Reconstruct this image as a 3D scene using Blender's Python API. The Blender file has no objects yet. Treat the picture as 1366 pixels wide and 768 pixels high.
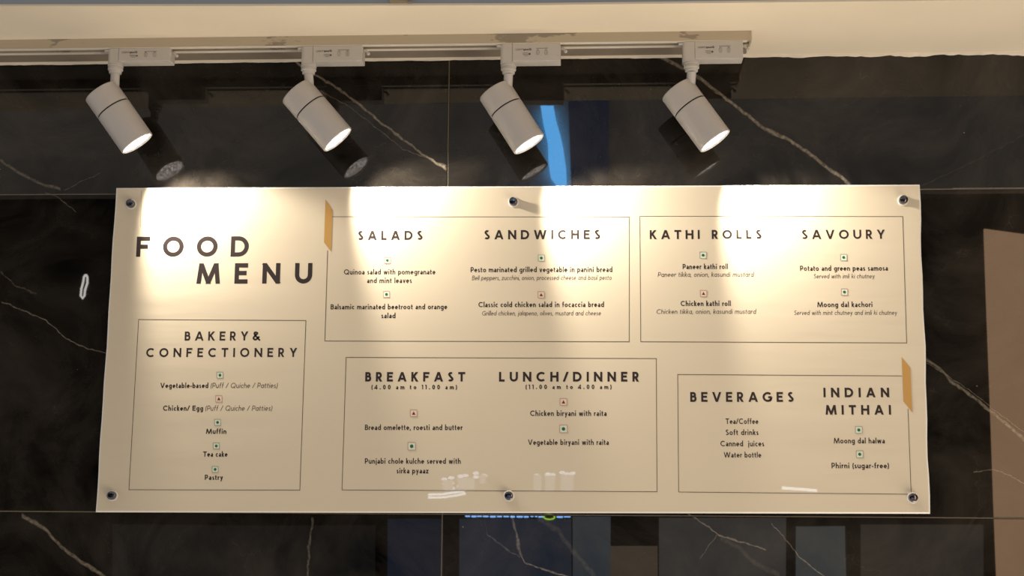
import bpy, bmesh, math, random
import numpy as np
from mathutils import Vector, Matrix

random.seed(7)
C = bpy.context.scene.collection
PI = math.pi

# ------------------------------------------------------------------ camera
F_PX = 1990.588
ZO = 1.60                                  # height of the lower board edge above the shop floor
CAM = np.array([0.16922868, -2.72929480, -0.0469717366 + ZO])
PITCH, YAW, ROLL = 0.166916056, -0.0606312203, 0.00794651320


def basis():
    cp, sp, cy, sy = math.cos(PITCH), math.sin(PITCH), math.cos(YAW), math.sin(YAW)
    f = np.array([sy * cp, cy * cp, sp]); r = np.array([cy, -sy, 0.0]); u = np.cross(r, f)
    cr, sr = math.cos(ROLL), math.sin(ROLL)
    return cr * r + sr * u, -sr * r + cr * u, f


RT, UP, FW = basis()
cam_data = bpy.data.cameras.new('camera')
cam_data.sensor_width = 36.0
cam_data.lens = 36.0 * F_PX / 1366.0
cam_data.clip_start = 0.02
cam = bpy.data.objects.new('camera', cam_data)
C.objects.link(cam)
m = Matrix.Identity(4)
for i in range(3):
    m[i][0] = RT[i]; m[i][1] = UP[i]; m[i][2] = -FW[i]; m[i][3] = CAM[i]
cam.matrix_world = m
bpy.context.scene.camera = cam

# ------------------------------------------------------------------ world, exposure
vs = bpy.context.scene.view_settings
vs.view_transform = 'Standard'
vs.look = 'None'
vs.exposure = 0.0
vs.gamma = 1.0
vs.use_curve_mapping = False
world = bpy.data.worlds.new('world')
bpy.context.scene.world = world
world.use_nodes = True
WB = world.node_tree.nodes['Background']
WB.inputs[0].default_value = (1.0, 0.925, 0.85, 1)
WB.inputs[1].default_value = 0.48
BEAM_W = 12.5          # watts of each track lamp's beam
LENS_E = 5.0          # radiance of each lens
# added warm soffit fill, low at right, stands in for an unseen counter
cl = bpy.data.lights.new('low_warm_fill', 'AREA'); cl.shape = 'RECTANGLE'; cl.size = 2.6; cl.size_y = 1.0
cl.energy = 31.0; cl.color = (1.0, .83, .64)
clo = bpy.data.objects.new('low_warm_fill', cl); C.objects.link(clo)
clo.location = (1.6, -.95, .15)
clo.rotation_euler = (Vector((.5, -.15, 2.45)) - clo.location).to_track_quat('-Z', 'Y').to_euler()


# ------------------------------------------------------------------ measuring helpers (pixel -> point on a plane of the room)
def ray(px, py):
    return FW + RT * ((px - 683.0) / F_PX) - UP * ((py - 384.0) / F_PX)


def W(px, py, y=0.0):
    d = ray(px, py); t = (y - CAM[1]) / d[1]
    p = CAM + d * t
    return Vector(p.tolist())


def WZ(px, py, z):
    d = ray(px, py); t = (z - CAM[2]) / d[2]
    return Vector((CAM + d * t).tolist())


def MIR(px, py, yb):
    """point of the opposite side of the hall (plane y=-yb) that the polished wall mirrors at this pixel"""
    p = W(px, py, yb)
    return Vector((p.x, -yb, p.z))


# ------------------------------------------------------------------ materials
def mat(name):
    mt = bpy.data.materials.new(name); mt.use_nodes = True
    return mt, mt.node_tree, mt.node_tree.nodes['Principled BSDF']


def simple(name, col, rough=0.5, metal=0.0, coat=0.0, bump=0.0, bscale=60.0, var=0.0, vscale=8.0, spec=0.5):
    mt, nt, b = mat(name)
    b.inputs['Base Color'].default_value = (*col, 1)
    b.inputs['Roughness'].default_value = rough
    b.inputs['Metallic'].default_value = metal
    b.inputs['Coat Weight'].default_value = coat
    b.inputs['Coat Roughness'].default_value = 0.04
    b.inputs['Specular IOR Level'].default_value = spec
    geo = nt.nodes.new('ShaderNodeNewGeometry')
    if var > 0:
        n = nt.nodes.new('ShaderNodeTexNoise'); n.inputs['Scale'].default_value = vscale; n.inputs['Detail'].default_value = 5
        nt.links.new(geo.outputs['Position'], n.inputs['Vector'])
        r = nt.nodes.new('ShaderNodeMapRange'); r.inputs[1].default_value = 0.3; r.inputs[2].default_value = 0.7
        r.inputs[3].default_value = 1 - var; r.inputs[4].default_value = 1 + var
        nt.links.new(n.outputs['Fac'], r.inputs[0])
        v = nt.nodes.new('ShaderNodeVectorMath'); v.operation = 'SCALE'; v.inputs[0].default_value = col
        nt.links.new(r.outputs[0], v.inputs['Scale'])
        nt.links.new(v.outputs[0], b.inputs['Base Color'])
    if bump > 0:
        n = nt.nodes.new('ShaderNodeTexNoise'); n.inputs['Scale'].default_value = bscale; n.inputs['Detail'].default_value = 4
        nt.links.new(geo.outputs['Position'], n.inputs['Vector'])
        bp = nt.nodes.new('ShaderNodeBump'); bp.inputs['Strength'].default_value = bump; bp.inputs['Distance'].default_value = 0.002
        nt.links.new(n.outputs['Fac'], bp.inputs['Height'])
        nt.links.new(bp.outputs[0], b.inputs['Normal'])
    return mt


def emissive(name, col, strength):
    mt, nt, b = mat(name)
    b.inputs['Base Color'].default_value = (0.02, 0.02, 0.02, 1)
    b.inputs['Emission Color'].default_value = (*col, 1)
    b.inputs['Emission Strength'].default_value = strength
    return mt


# veins of the marble, each a run of points on the wall (pixels), half width in metres, brightness, axis along which it runs
VEINS = [
    ([(385, 76), (425, 103), (455, 120), (480, 140), (510, 165), (540, 187), (565, 207), (597, 226)], .0022, .60, 'x'),
    ([(425, 120), (470, 145), (540, 200), (580, 215), (597, 222)], .0008, .25, 'x'),
    ([(875, 72), (925, 98), (960, 125), (990, 148), (1020, 172), (1050, 185), (1080, 205), (1110, 228), (1136, 247)], .0030, .62, 'x'),
    ([(0, 213), (25, 230), (50, 243), (82, 253)], .0026, .28, 'x'),
    ([(60, 256), (80, 265), (102, 283)], .0010, .30, 'x'),
    ([(85, 254), (105, 244), (135, 230)], .0008, .20, 'x'),
    ([(0, 402), (40, 417), (65, 430), (90, 452), (115, 465), (142, 471)], .0010, .50, 'x'),
    ([(0, 362), (20, 380), (48, 392)], .0016, .16, 'x'),
    ([(28, 686), (60, 705), (80, 728), (110, 750), (142, 770)], .0030, .50, 'x'),
    ([(418, 690), (413, 720), (410, 770)], .0018, .28, 'z'),
    ([(682, 688), (688, 708), (692, 730), (696, 742)], .0022, .45, 'z'),
    ([(692, 738), (702, 750), (720, 758), (762, 770)], .0012, .60, 'x'),
    ([(645, 692), (650, 712), (670, 728), (694, 744)], .0010, .25, 'x'),
    ([(718, 690), (745, 708), (765, 735), (795, 770)], .0040, .11, 'x'),
    ([(916, 684), (945, 702), (958, 713), (985, 721), (1022, 733)], .0013, .55, 'x'),
    ([(960, 716), (985, 730), (1010, 752), (1040, 768)], .0040, .10, 'x'),
    ([(934, 745), (945, 728), (957, 714)], .0008, .30, 'x'),
    ([(1028, 698), (1045, 715), (1066, 742), (1100, 770)], .0010, .50, 'x'),
    ([(1232, 476), (1256, 494), (1268, 508), (1290, 524), (1325, 550), (1368, 588)], .0026, .45, 'x'),
    ([(1236, 484), (1262, 500), (1290, 518), (1325, 545), (1368, 578)], .0006, .45, 'x'),
    ([(1298, 630), (1315, 627), (1332, 627), (1368, 645)], .0010, .40, 'x'),
    ([(1100, 300), (1200, 262), (1300, 215), (1366, 180)], .0010, .06, 'x'),
]


def marble():
    mt, nt, b = mat('black_marble')
    N, L = nt.nodes, nt.links
    geo = N.new('ShaderNodeNewGeometry')
    # wobble of the veins
    nz = N.new('ShaderNodeTexNoise'); nz.inputs['Scale'].default_value = 55; nz.inputs['Detail'].default_value = 3
    L.new(geo.outputs['Position'], nz.inputs['Vector'])
    wob = N.new('ShaderNodeVectorMath'); wob.operation = 'SUBTRACT'; wob.inputs[1].default_value = (.5, .5, .5)
    L.new(nz.outputs['Color'], wob.inputs[0])
    wsc = N.new('ShaderNodeVectorMath'); wsc.operation = 'SCALE'; wsc.inputs['Scale'].default_value = 0.010
    L.new(wob.outputs[0], wsc.inputs[0])
    wp = N.new('ShaderNodeVectorMath'); L.new(geo.outputs['Position'], wp.inputs[0]); L.new(wsc.outputs[0], wp.inputs[1])
    sep = N.new('ShaderNodeSeparateXYZ'); L.new(wp.outputs[0], sep.inputs[0])
    # strands inside a vein
    st = N.new('ShaderNodeTexNoise'); st.inputs['Scale'].default_value = 140; st.inputs['Detail'].default_value = 4
    L.new(geo.outputs['Position'], st.inputs['Vector'])
    acc = None

    def math_(op, a, c=None, clamp=False):
        n = N.new('ShaderNodeMath'); n.operation = op; n.use_clamp = clamp
        for i, v in enumerate((a, c)):
            if v is None: continue
            if isinstance(v, (int, float)): n.inputs[i].default_value = v
            else: L.new(v, n.inputs[i])
        return n.outputs[0]
    for pts, hw, br, ax in VEINS:
        P = [W(x, y, 0) for x, y in pts]
        a, c = (0, 2) if ax == 'x' else (2, 0)
        P.sort(key=lambda p: p[a])
        a0, a1 = P[0][a], P[-1][a]
        c0 = min(p[c] for p in P) - .01; c1 = max(p[c] for p in P) + .01
        al = sep.outputs[0 if ax == 'x' else 2]; ac = sep.outputs[2 if ax == 'x' else 0]
        mr = N.new('ShaderNodeMapRange'); mr.clamp = True
        mr.inputs[1].default_value = a0; mr.inputs[2].default_value = a1
        L.new(al, mr.inputs[0])
        fc = N.new('ShaderNodeFloatCurve'); cv = fc.mapping.curves[0]
        nn = [((p[a] - a0) / (a1 - a0), (p[c] - c0) / (c1 - c0)) for p in P]
        cv.points[0].location = nn[0]; cv.points[1].location = nn[-1]
        for q in nn[1:-1]: cv.points.new(*q)
        for q in cv.points: q.handle_type = 'VECTOR'
        fc.mapping.update()
        L.new(mr.outputs[0], fc.inputs['Value'])
        mid = math_('ADD', math_('MULTIPLY', fc.outputs[0], c1 - c0), c0)
        slope = (P[-1][c] - P[0][c]) / (a1 - a0); k = math.sqrt(1 + slope * slope)
        d = math_('ABSOLUTE', math_('SUBTRACT', ac, mid))
        band = N.new('ShaderNodeMapRange'); band.interpolation_type = 'SMOOTHSTEP'
        band.inputs[1].default_value = hw * k * 1.5; band.inputs[2].default_value = hw * k * .35
        band.inputs[3].default_value = 0; band.inputs[4].default_value = br
        L.new(d, band.inputs[0])
        # ends fade
        e = math_('MULTIPLY', math_('MULTIPLY', math_('MULTIPLY', mr.outputs[0], math_('SUBTRACT', 1.0, mr.outputs[0])), 60.0), 1.0, True)
        v = math_('MULTIPLY', band.outputs[0], e)
        acc = v if acc is None else math_('MAXIMUM', acc, v)
    vs_ = N.new('ShaderNodeMapRange'); vs_.inputs[1].default_value = .35; vs_.inputs[2].default_value = .62
    vs_.inputs[3].default_value = .35; vs_.inputs[4].default_value = 1.0
    L.new(st.outputs['Fac'], vs_.inputs[0])
    vein = math_('MULTIPLY', acc, vs_.outputs[0])
    # clouds
    cl = N.new('ShaderNodeTexNoise'); cl.inputs['Scale'].default_value = 4.5; cl.inputs['Detail'].default_value = 8; cl.inputs['Roughness'].default_value = .65
    cl.inputs['Distortion'].default_value = .8
    L.new(geo.outputs['Position'], cl.inputs['Vector'])
    cr = N.new('ShaderNodeValToRGB'); L.new(cl.outputs['Fac'], cr.inputs[0])
    cr.color_ramp.elements[0].position = .35; cr.color_ramp.elements[0].color = (.0015, .0013, .0010, 1)
    cr.color_ramp.elements[1].position = .72; cr.color_ramp.elements[1].color = (.042, .036, .029, 1)
    # fine hairline crackle
    vo = N.new('ShaderNodeTexVoronoi'); vo.feature = 'DISTANCE_TO_EDGE'; vo.inputs['Scale'].default_value = 5.5
    wv = N.new('ShaderNodeVectorMath'); wv.operation = 'SCALE'; wv.inputs['Scale'].default_value = .25
    L.new(cl.outputs['Color'], wv.inputs[0])
    wa = N.new('ShaderNodeVectorMath'); L.new(wv.outputs[0], wa.inputs[0]); L.new(geo.outputs['Position'], wa.inputs[1])
    L.new(wa.outputs[0], vo.inputs['Vector'])
    hr = N.new('ShaderNodeMapRange'); hr.inputs[1].default_value = .004; hr.inputs[2].default_value = 0; hr.inputs[3].default_value = 0; hr.inputs[4].default_value = .10
    L.new(vo.outputs['Distance'], hr.inputs[0])
    hg = N.new('ShaderNodeMapRange'); hg.inputs[1].default_value = .5; hg.inputs[2].default_value = .62
    L.new(cl.outputs['Fac'], hg.inputs[0])
    hair = math_('MULTIPLY', hr.outputs[0], hg.outputs[0])
    # specks
    sp = N.new('ShaderNodeTexVoronoi'); sp.inputs['Scale'].default_value = 26
    L.new(geo.outputs['Position'], sp.inputs['Vector'])
    sr = N.new('ShaderNodeMapRange'); sr.inputs[1].default_value = .045; sr.inputs[2].default_value = .02; sr.inputs[3].default_value = 0; sr.inputs[4].default_value = .5
    L.new(sp.outputs['Distance'], sr.inputs[0])
    sc = N.new('ShaderNodeSeparateColor'); L.new(sp.outputs['Color'], sc.inputs[0])
    sgt = math_('GREATER_THAN', sc.outputs[0], .86)
    speck = math_('MULTIPLY', sr.outputs[0], sgt)
    tot = math_('ADD', math_('ADD', vein, hair), speck, True)
    mix = N.new('ShaderNodeMix'); mix.data_type = 'RGBA'
    L.new(tot, mix.inputs['Factor']); L.new(cr.outputs[0], mix.inputs[6]); mix.inputs[7].default_value = (.42, .36, .27, 1)
    L.new(mix.outputs[2], b.inputs['Base Color'])
    b.inputs['Roughness'].default_value = .012
    b.inputs['Specular IOR Level'].default_value = .5
    # very faint polish waviness
    wn = N.new('ShaderNodeTexNoise'); wn.inputs['Scale'].default_value = 2.2; wn.inputs['Detail'].default_value = 1
    L.new(geo.outputs['Position'], wn.inputs['Vector'])
    bp = N.new('ShaderNodeBump'); bp.inputs['Strength'].default_value = .05; bp.inputs['Distance'].default_value = .004
    L.new(wn.outputs['Fac'], bp.inputs['Height']); L.new(bp.outputs[0], b.inputs['Normal'])
    return mt


def board_paper():
    """cream print behind a glossy acrylic face, faint rolling creases"""
    mt, nt, b = mat('cream_acrylic')
    N, L = nt.nodes, nt.links
    geo = N.new('ShaderNodeNewGeometry')
    b.inputs['Base Color'].default_value = (.735, .65, .495, 1)
    b.inputs['Roughness'].default_value = .5
    b.inputs['Specular IOR Level'].default_value = .3
    b.inputs['Coat Weight'].default_value = 1.0
    b.inputs['Coat Roughness'].default_value = .012
    mp = N.new('ShaderNodeMapping'); mp.inputs['Rotation'].default_value = (0, .35, 0); mp.inputs['Scale'].default_value = (1.2, 1, 7)
    L.new(geo.outputs['Position'], mp.inputs[0])
    n = N.new('ShaderNodeTexNoise'); n.inputs['Scale'].default_value = 2.2; n.inputs['Detail'].default_value = 3
    L.new(mp.outputs[0], n.inputs['Vector'])
    # creases are strongest at the two ends of the sheet
    sep = N.new('ShaderNodeSeparateXYZ'); L.new(geo.outputs['Position'], sep.inputs[0])
    ab = N.new('ShaderNodeMath'); ab.operation = 'ABSOLUTE'; L.new(sep.outputs[0], ab.inputs[0])
    ms = N.new('ShaderNodeMapRange'); ms.inputs[1].default_value = .30; ms.inputs[2].default_value = .72; ms.inputs[3].default_value = .02; ms.inputs[4].default_value = .22
    L.new(ab.outputs[0], ms.inputs[0])
    bp = N.new('ShaderNodeBump'); bp.inputs['Distance'].default_value = .012
    L.new(n.outputs['Fac'], bp.inputs['Height']); L.new(ms.outputs[0], bp.inputs['Strength'])
    L.new(bp.outputs[0], b.inputs['Normal'])
    return mt


def ink(name, col):
    mt = simple(name, col, rough=.5, coat=1.0)
    mt.node_tree.nodes['Principled BSDF'].inputs['Coat Roughness'].default_value = .05
    return mt


def track_mat():
    """white enamel of the track, smeared with cement"""
    mt, nt, b = mat('smeared_white_enamel')
    N, L = nt.nodes, nt.links
    geo = N.new('ShaderNodeNewGeometry')
    mp = N.new('ShaderNodeMapping'); mp.inputs['Scale'].default_value = (1, 1, 3); mp.inputs['Location'].default_value = (3.27, 0, 0)
    L.new(geo.outputs['Position'], mp.inputs[0])
    n = N.new('ShaderNodeTexNoise'); n.inputs['Scale'].default_value = 5.5; n.inputs['Detail'].default_value = 7; n.inputs['Roughness'].default_value = .6
    L.new(mp.outputs[0], n.inputs['Vector'])
    r = N.new('ShaderNodeMapRange'); r.inputs[1].default_value = .565; r.inputs[2].default_value = .58
    L.new(n.outputs['Fac'], r.inputs[0])
    mix = N.new('ShaderNodeMix'); mix.data_type = 'RGBA'
    mix.inputs[6].default_value = (.50, .43, .32, 1); mix.inputs[7].default_value = (.30, .26, .205, 1)
    L.new(r.outputs[0], mix.inputs['Factor']); L.new(mix.outputs[2], b.inputs['Base Color'])
    rr = N.new('ShaderNodeMapRange'); rr.inputs[3].default_value = .35; rr.inputs[4].default_value = .9
    L.new(r.outputs[0], rr.inputs[0]); L.new(rr.outputs[0], b.inputs['Roughness'])
    return mt


def lens_mat():
    """faceted optic of an LED lamp, alight"""
    mt, nt, b = mat('lit_lens')
    N, L = nt.nodes, nt.links
    tc = N.new('ShaderNodeTexCoord')
    vo = N.new('ShaderNodeTexVoronoi'); vo.inputs['Scale'].default_value = 150; vo.feature = 'DISTANCE_TO_EDGE'
    L.new(tc.outputs['Object'], vo.inputs['Vector'])
    r = N.new('ShaderNodeMapRange'); r.inputs[1].default_value = .0; r.inputs[2].default_value = .50
    r.inputs[3].default_value = LENS_E * .07; r.inputs[4].default_value = LENS_E * 1.8
    L.new(vo.outputs['Distance'], r.inputs[0])
    b.inputs['Base Color'].default_value = (.5, .5, .5, 1)
    b.inputs['Emission Color'].default_value = (1.0, .90, .84, 1)
    L.new(r.outputs[0], b.inputs['Emission Strength'])
    return mt


M = dict(
    marble=marble(), paper=board_paper(), track=track_mat(), lens=lens_mat(),
    grout=simple('beige_grout', (.20, .17, .12), .9, bump=.4, bscale=300),
    plaster=simple('cream_plaster', (.90, .80, .63), .85, bump=.25, bscale=25, var=.03, vscale=4),
    caulk=simple('plaster_bead', (.80, .72, .60), .8, bump=.5, bscale=200, var=.08, vscale=30),
    fascia=simple('blue_grey_paint', (.26, .30, .34), .6, bump=.2, bscale=80),
    brown=simple('dusty_brown_plastic', (.23, .19, .13), .7, var=.2, vscale=60),
    dark=simple('dark_recess', (.012, .010, .008), .8),
    white=simple('white_enamel', (.53, .505, .48), .38, bump=.08, bscale=500),
    satin=simple('white_plastic', (.54, .515, .48), .5),
    lip=simple('track_lip_white', (.82, .76, .66), .4),
    edge=simple('pale_edge_glow', (.93, .90, .82), .25, coat=.5),  # pale colour stands in for light glowing out of the acrylic edge
    ink=ink('black_ink', (.022, .0115, .011)),
    inksoft=ink('grey_ink', (.11, .08, .062)),
    line=ink('brown_grey_ink', (.10, .075, .05)),
    gold=ink('ochre_ink', (.56, .32, .085)),
    green=ink('green_ink', (.01, .14, .06)),
    red=ink('dark_red_ink', (.20, .015, .015)),
    greenline=ink('pale_green_ink', (.30, .36, .24)),
    redline=ink('pale_red_ink', (.50, .30, .22)),
    markbg=ink('pale_mark_ink', (.76, .80, .66)),
    markbgr=ink('pale_pink_ink', (.84, .70, .56)),
    chrome=simple('dark_chrome', (.16, .16, .18), .12, metal=1.0),
    washer=simple('clear_washer', (.86, .84, .78), .15, coat=1.0),
    label=simple('grey_label_print', (.09, .085, .085), .6),
    hall=simple('dark_hall_paint', (.02, .018, .016), .8),
)


# ------------------------------------------------------------------ mesh helpers


def obj(name, bm, material, parent=None, smooth=False, recalc=True, autosmooth=None):
    if recalc: bmesh.ops.recalc_face_normals(bm, faces=bm.faces)
    me = bpy.data.meshes.new(name)
    bm.to_mesh(me); bm.free()
    mats = material if isinstance(material, (list, tuple)) else [material]
    for mm in mats: me.materials.append(mm)
    if smooth:
        for p in me.polygons: p.use_smooth = True
        if autosmooth is not None:
            try: me.set_sharp_from_angle(angle=math.radians(autosmooth))
            except Exception: pass
    o = bpy.data.objects.new(name, me)
    C.objects.link(o)
    if parent: o.parent = parent
    return o


def rel(o, parent):
    """parent o (built in world space) without moving it"""
    o.parent = parent
    o.matrix_parent_inverse = Matrix.Translation(-parent.location) if parent.type == 'EMPTY' else parent.matrix_world.inverted()
    return o


def empty(name, loc):
    o = bpy.data.objects.new(name, None); o.location = loc; o.empty_display_size = .05
    C.objects.link(o)
    return o


def tag(o, label=None, cat=None, group=None, kind=None):
    if label: o['label'] = label
    if cat: o['category'] = cat
    if group: o['group'] = group
    if kind: o['kind'] = kind
    return o


def box(bm, x0, x1, y0, y1, z0, z1, bev=0.0, seg=1):
    r = bmesh.ops.create_cube(bm, size=1.0)
    vv = r['verts']
    for v in vv:
        v.co = Vector((x0 + (v.co.x + .5) * (x1 - x0), y0 + (v.co.y + .5) * (y1 - y0), z0 + (v.co.z + .5) * (z1 - z0)))
    if bev > 0:
        ed = list({e for v in vv for e in v.link_edges})
        bmesh.ops.bevel(bm, geom=ed, offset=bev, segments=seg, affect='EDGES', profile=.5)


def lathe(bm, prof, seg=48, mtx=None, cap0=True, cap1=True, mats=None):
    """prof: list of (radius, height) around +Z"""
    rings = []
    for r, z in prof:
        ring = []
        for i in range(seg):
            a = 2 * PI * i / seg
            p = Vector((r * math.cos(a), r * math.sin(a), z))
            ring.append(bm.verts.new(mtx @ p if mtx else p))
        rings.append(ring)
    for k in range(len(rings) - 1):
        for i in range(seg):
            f = bm.faces.new((rings[k][i], rings[k][(i + 1) % seg], rings[k + 1][(i + 1) % seg], rings[k + 1][i]))
            if mats: f.material_index = mats[k]
    if cap0: bm.faces.new(list(reversed(rings[0])))
    if cap1: bm.faces.new(rings[-1])


def tube(bm, pts, r, seg=12):
    rings = []
    for i, p in enumerate(pts):
        p = Vector(p)
        d = (Vector(pts[min(i + 1, len(pts) - 1)]) - Vector(pts[max(i - 1, 0)])).normalized()
        u = d.orthogonal().normalized() if not rings else (pu - d * pu.dot(d)).normalized()
        pu = u; v = d.cross(u)
        rings.append([bm.verts.new(p + (u * math.cos(2 * PI * k / seg) + v * math.sin(2 * PI * k / seg)) * r) for k in range(seg)])
    for a, b_ in zip(rings, rings[1:]):
        for k in range(seg):
            bm.faces.new((a[k], a[(k + 1) % seg], b_[(k + 1) % seg], b_[k]))
    bm.faces.new(list(reversed(rings[0]))); bm.faces.new(rings[-1])


def prism(bm, pts, y0, y1):
    """polygon pts (x,z) extruded in y"""
    a = [bm.verts.new((p[0], y0, p[1])) for p in pts]
    b_ = [bm.verts.new((p[0], y1, p[1])) for p in pts]
    bm.faces.new(a); bm.faces.new(list(reversed(b_)))
    n = len(pts)
    for i in range(n): bm.faces.new((a[i], b_[i], b_[(i + 1) % n], a[(i + 1) % n]))


# ------------------------------------------------------------------ the tiled wall
Z1 = .597158732 + ZO
XJ = -.119905516
ZS = W(683, 77.5, 0).z                    # underside of the soffit
TW, TH, GAP = 1.2, .6, .0022
gm = bmesh.new(); box(gm, -3.75, 3.65, .0012, .16, 0.0, ZS + .5)
wall = obj('wall_back', gm, M['grout'])
tag(wall, 'black veined polished marble tile wall with thin beige joints', kind='structure')
wall['label'] = 'black veined polished marble tile wall with thin beige joints'
for c in range(-3, 3):
    for r in range(-4, 1):
        x0 = XJ + c * TW + GAP / 2; x1 = x0 + TW - GAP
        z0 = Z1 + r * TH + GAP / 2; z1 = z0 + TH - GAP
        if z0 < 0: z0 = 0.003
        if r == 0: z1 = ZS + .02
        bm = bmesh.new(); box(bm, x0, x1, 0.0, .011, z0, z1, bev=.0006)
        t = obj('tile', bm, M['marble']); rel(t, wall)
# ------------------------------------------------------------------ soffit and fascia
ceil = empty('ceiling', (0, -.1, ZS)); tag(ceil, 'cream painted soffit over the menu wall with blue grey front face', kind='structure')
edge_px = [(-300, 9.5), (0, 8.5), (350, 8.0), (700, 7.0), (1000, 3.6), (1366, -.5), (1700, -5)]
E_ = [WZ(x, y, ZS) for x, y in edge_px]
E_ = [Vector((-3.75, E_[0].y, ZS))] + E_ + [Vector((3.65, E_[-1].y, ZS))]
bm = bmesh.new()
lo = [bm.verts.new((p.x, p.y, ZS)) for p in E_]; lo2 = [bm.verts.new((p.x, .012, ZS)) for p in E_]
up = [bm.verts.new((p.x, p.y, ZS + .02)) for p in E_]; up2 = [bm.verts.new((p.x, .012, ZS + .02)) for p in E_]
n = len(E_)
for i in range(n - 1):
    bm.faces.new((lo[i], lo[i + 1], lo2[i + 1], lo2[i])); bm.faces.new((up[i], up2[i], up2[i + 1], up[i + 1]))
    bm.faces.new((lo[i], up[i], up[i + 1], lo[i + 1])); bm.faces.new((lo2[i], lo2[i + 1], up2[i + 1], up2[i]))
bm.faces.new((lo[0], lo2[0], up2[0], up[0])); bm.faces.new((lo[-1], up[-1], up2[-1], lo2[-1]))
rel(obj('soffit_board', bm, M['plaster']), ceil)
bm = bmesh.new()
d = Vector((0, .0012, 0))
a = [bm.verts.new((p.x, p.y + .0015, ZS + .0015)) for p in E_]; b2 = [bm.verts.new((p.x, p.y + .0015, ZS + .62)) for p in E_]
a2 = [bm.verts.new((p.x, p.y + .03, ZS + .021)) for p in E_]; b3 = [bm.verts.new((p.x, p.y + .03, ZS + .62)) for p in E_]
# front skin sits just in front of the board edge
for v in a + b2: v.co.y -= .004
for v in a: v.co.z = ZS + .003
for i in range(n - 1):
    bm.faces.new((a[i], b2[i], b2[i + 1], a[i + 1])); bm.faces.new((a2[i], a2[i + 1], b3[i + 1], b3[i]))
    bm.faces.new((a[i], a[i + 1], a2[i + 1], a2[i])); bm.faces.new((b2[i], b3[i], b3[i + 1], b2[i + 1]))
rel(obj('fascia_board', bm, M['fascia']), ceil)
# rough plaster bead where soffit meets tiles
bm = bmesh.new()
N_ = 260; pr = None
for i in range(N_ + 1):
    x = -1.15 + 2.35 * i / N_
    amp = .35 + .65 * max(0, min(1, (x - .3) / .3))
    s = .0016 + amp * (.0022 * abs(math.sin(x * 31) * math.sin(x * 13.7 + 1)) + .0016 * random.random())
    q = [bm.verts.new((x, -.0005 - s * 1.3, ZS + .001)), bm.verts.new((x, -.0008 - s * .9, ZS - s * .6)), bm.verts.new((x, -.0003, ZS - s * 1.4)), bm.verts.new((x, .004, ZS + .001))]
    if pr:
        for k in range(4): bm.faces.new((pr[k], pr[(k + 1) % 4], q[(k + 1) % 4], q[k]))
    pr = q
tag(obj('trim_1', bm, M['caulk']), 'uneven plaster bead along the top of the tile wall', kind='structure')
# brown fitting on the fascia
p0 = WZ(520, 7.4, ZS); p1 = WZ(545, 7.4, ZS); yf = p0.y - .0035
br = empty('fixing_bracket', (p0.x, yf, ZS + .004)); tag(br, 'small dusty brown bracket on the blue grey fascia above the second lamp', 'bracket')
bm = bmesh.new(); box(bm, p0.x, p1.x, yf - .012, yf + .004, ZS + .003, ZS + .06, .002); rel(obj('bracket_plate', bm, M['brown']), br)
bm = bmesh.new(); box(bm, p1.x - .002, p1.x + .008, yf - .007, yf + .002, ZS + .002, ZS + .06, .001); rel(obj('bracket_flange', bm, simple('grey_brown_metal', (.2, .19, .18), .5)), br)
bm = bmesh.new(); lathe(bm, [(.004, 0), (.004, .003)], 16, Matrix.Translation((p1.x - .002, yf - .0115, ZS + .0125)) @ Matrix.Rotation(PI / 2, 4, 'X')); rel(obj('screw_hole', bm, M['dark']), br)

# ------------------------------------------------------------------ lighting track
YT0 = WZ(683, 44.6, ZS).y                 # front face of the track
YT1 = YT0 + .035
ZT = ZS - .0175
XE = WZ(1002, 43, ZS).x
trk = empty('lighting_track', (XE - 1, YT0, ZT)); tag(trk, 'long cream lighting track smeared with cement along the soffit', 'lighting track')
XL = -2.6
bm = bmesh.new()      # channel: a C profile with its slot facing down
prof = [(YT0, ZS), (YT0, ZT), (YT0 + .011, ZT), (YT0 + .011, ZT + .004), (YT0 + .005, ZT + .004), (YT0 + .005, ZS - .004),
        (YT1 - .005, ZS - .004), (YT1 - .005, ZT + .004), (YT1 - .011, ZT + .004), (YT1 - .011, ZT), (YT1, ZT), (YT1, ZS)]
A = [bm.verts.new((XL, y, z)) for y, z in prof]; B = [bm.verts.new((XE - .004, y, z)) for y, z in prof]
for i in range(len(prof)): bm.faces.new((A[i], B[i], B[(i + 1) % len(prof)], A[(i + 1) % len(prof)]))
bm.faces.new(A); bm.faces.new(list(reversed(B)))
rel(obj('channel', bm, M['track']), trk)
for yy in (YT0 + .0075, YT1 - .0085):
    bm = bmesh.new(); box(bm, XL, XE - .004, yy, yy + .0012, ZT + .005, ZT + .009)
    rel(obj('copper_rail', bm, simple('copper_rail', (.45, .25, .12), .3, metal=1)), trk)
bm = bmesh.new(); box(bm, XL, XE - .008, YT0 + .0001, YT0 + .0105, ZT - .0012, ZT - .0001, .0004)
box(bm, XL, XE - .008, YT1 - .0105, YT1, ZT - .0012, ZT - .0001, .0004)
rel(obj('slot_lip', bm, M['lip']), trk)
bm = bmesh.new(); box(bm, XE - .004, XE, YT0 - .0008, YT1 + .0008, ZT - .0012, ZS - .0002, .0008)
rel(obj('end_cap', bm, M['track']), trk)
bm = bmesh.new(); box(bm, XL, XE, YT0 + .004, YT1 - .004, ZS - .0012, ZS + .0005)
# (dark strip painting the shadow gap between track and soffit)
rel(obj('shadow_gap', bm, M['dark']), trk)
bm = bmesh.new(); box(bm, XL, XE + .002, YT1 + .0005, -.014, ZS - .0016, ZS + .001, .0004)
rel(obj('soffit_strip', bm, simple('grey_brown_strip', (.29, .235, .175), .8, var=.15, vscale=12)), trk)  # thin grey-brown strip, darker than the soffit, behind the track

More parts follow.
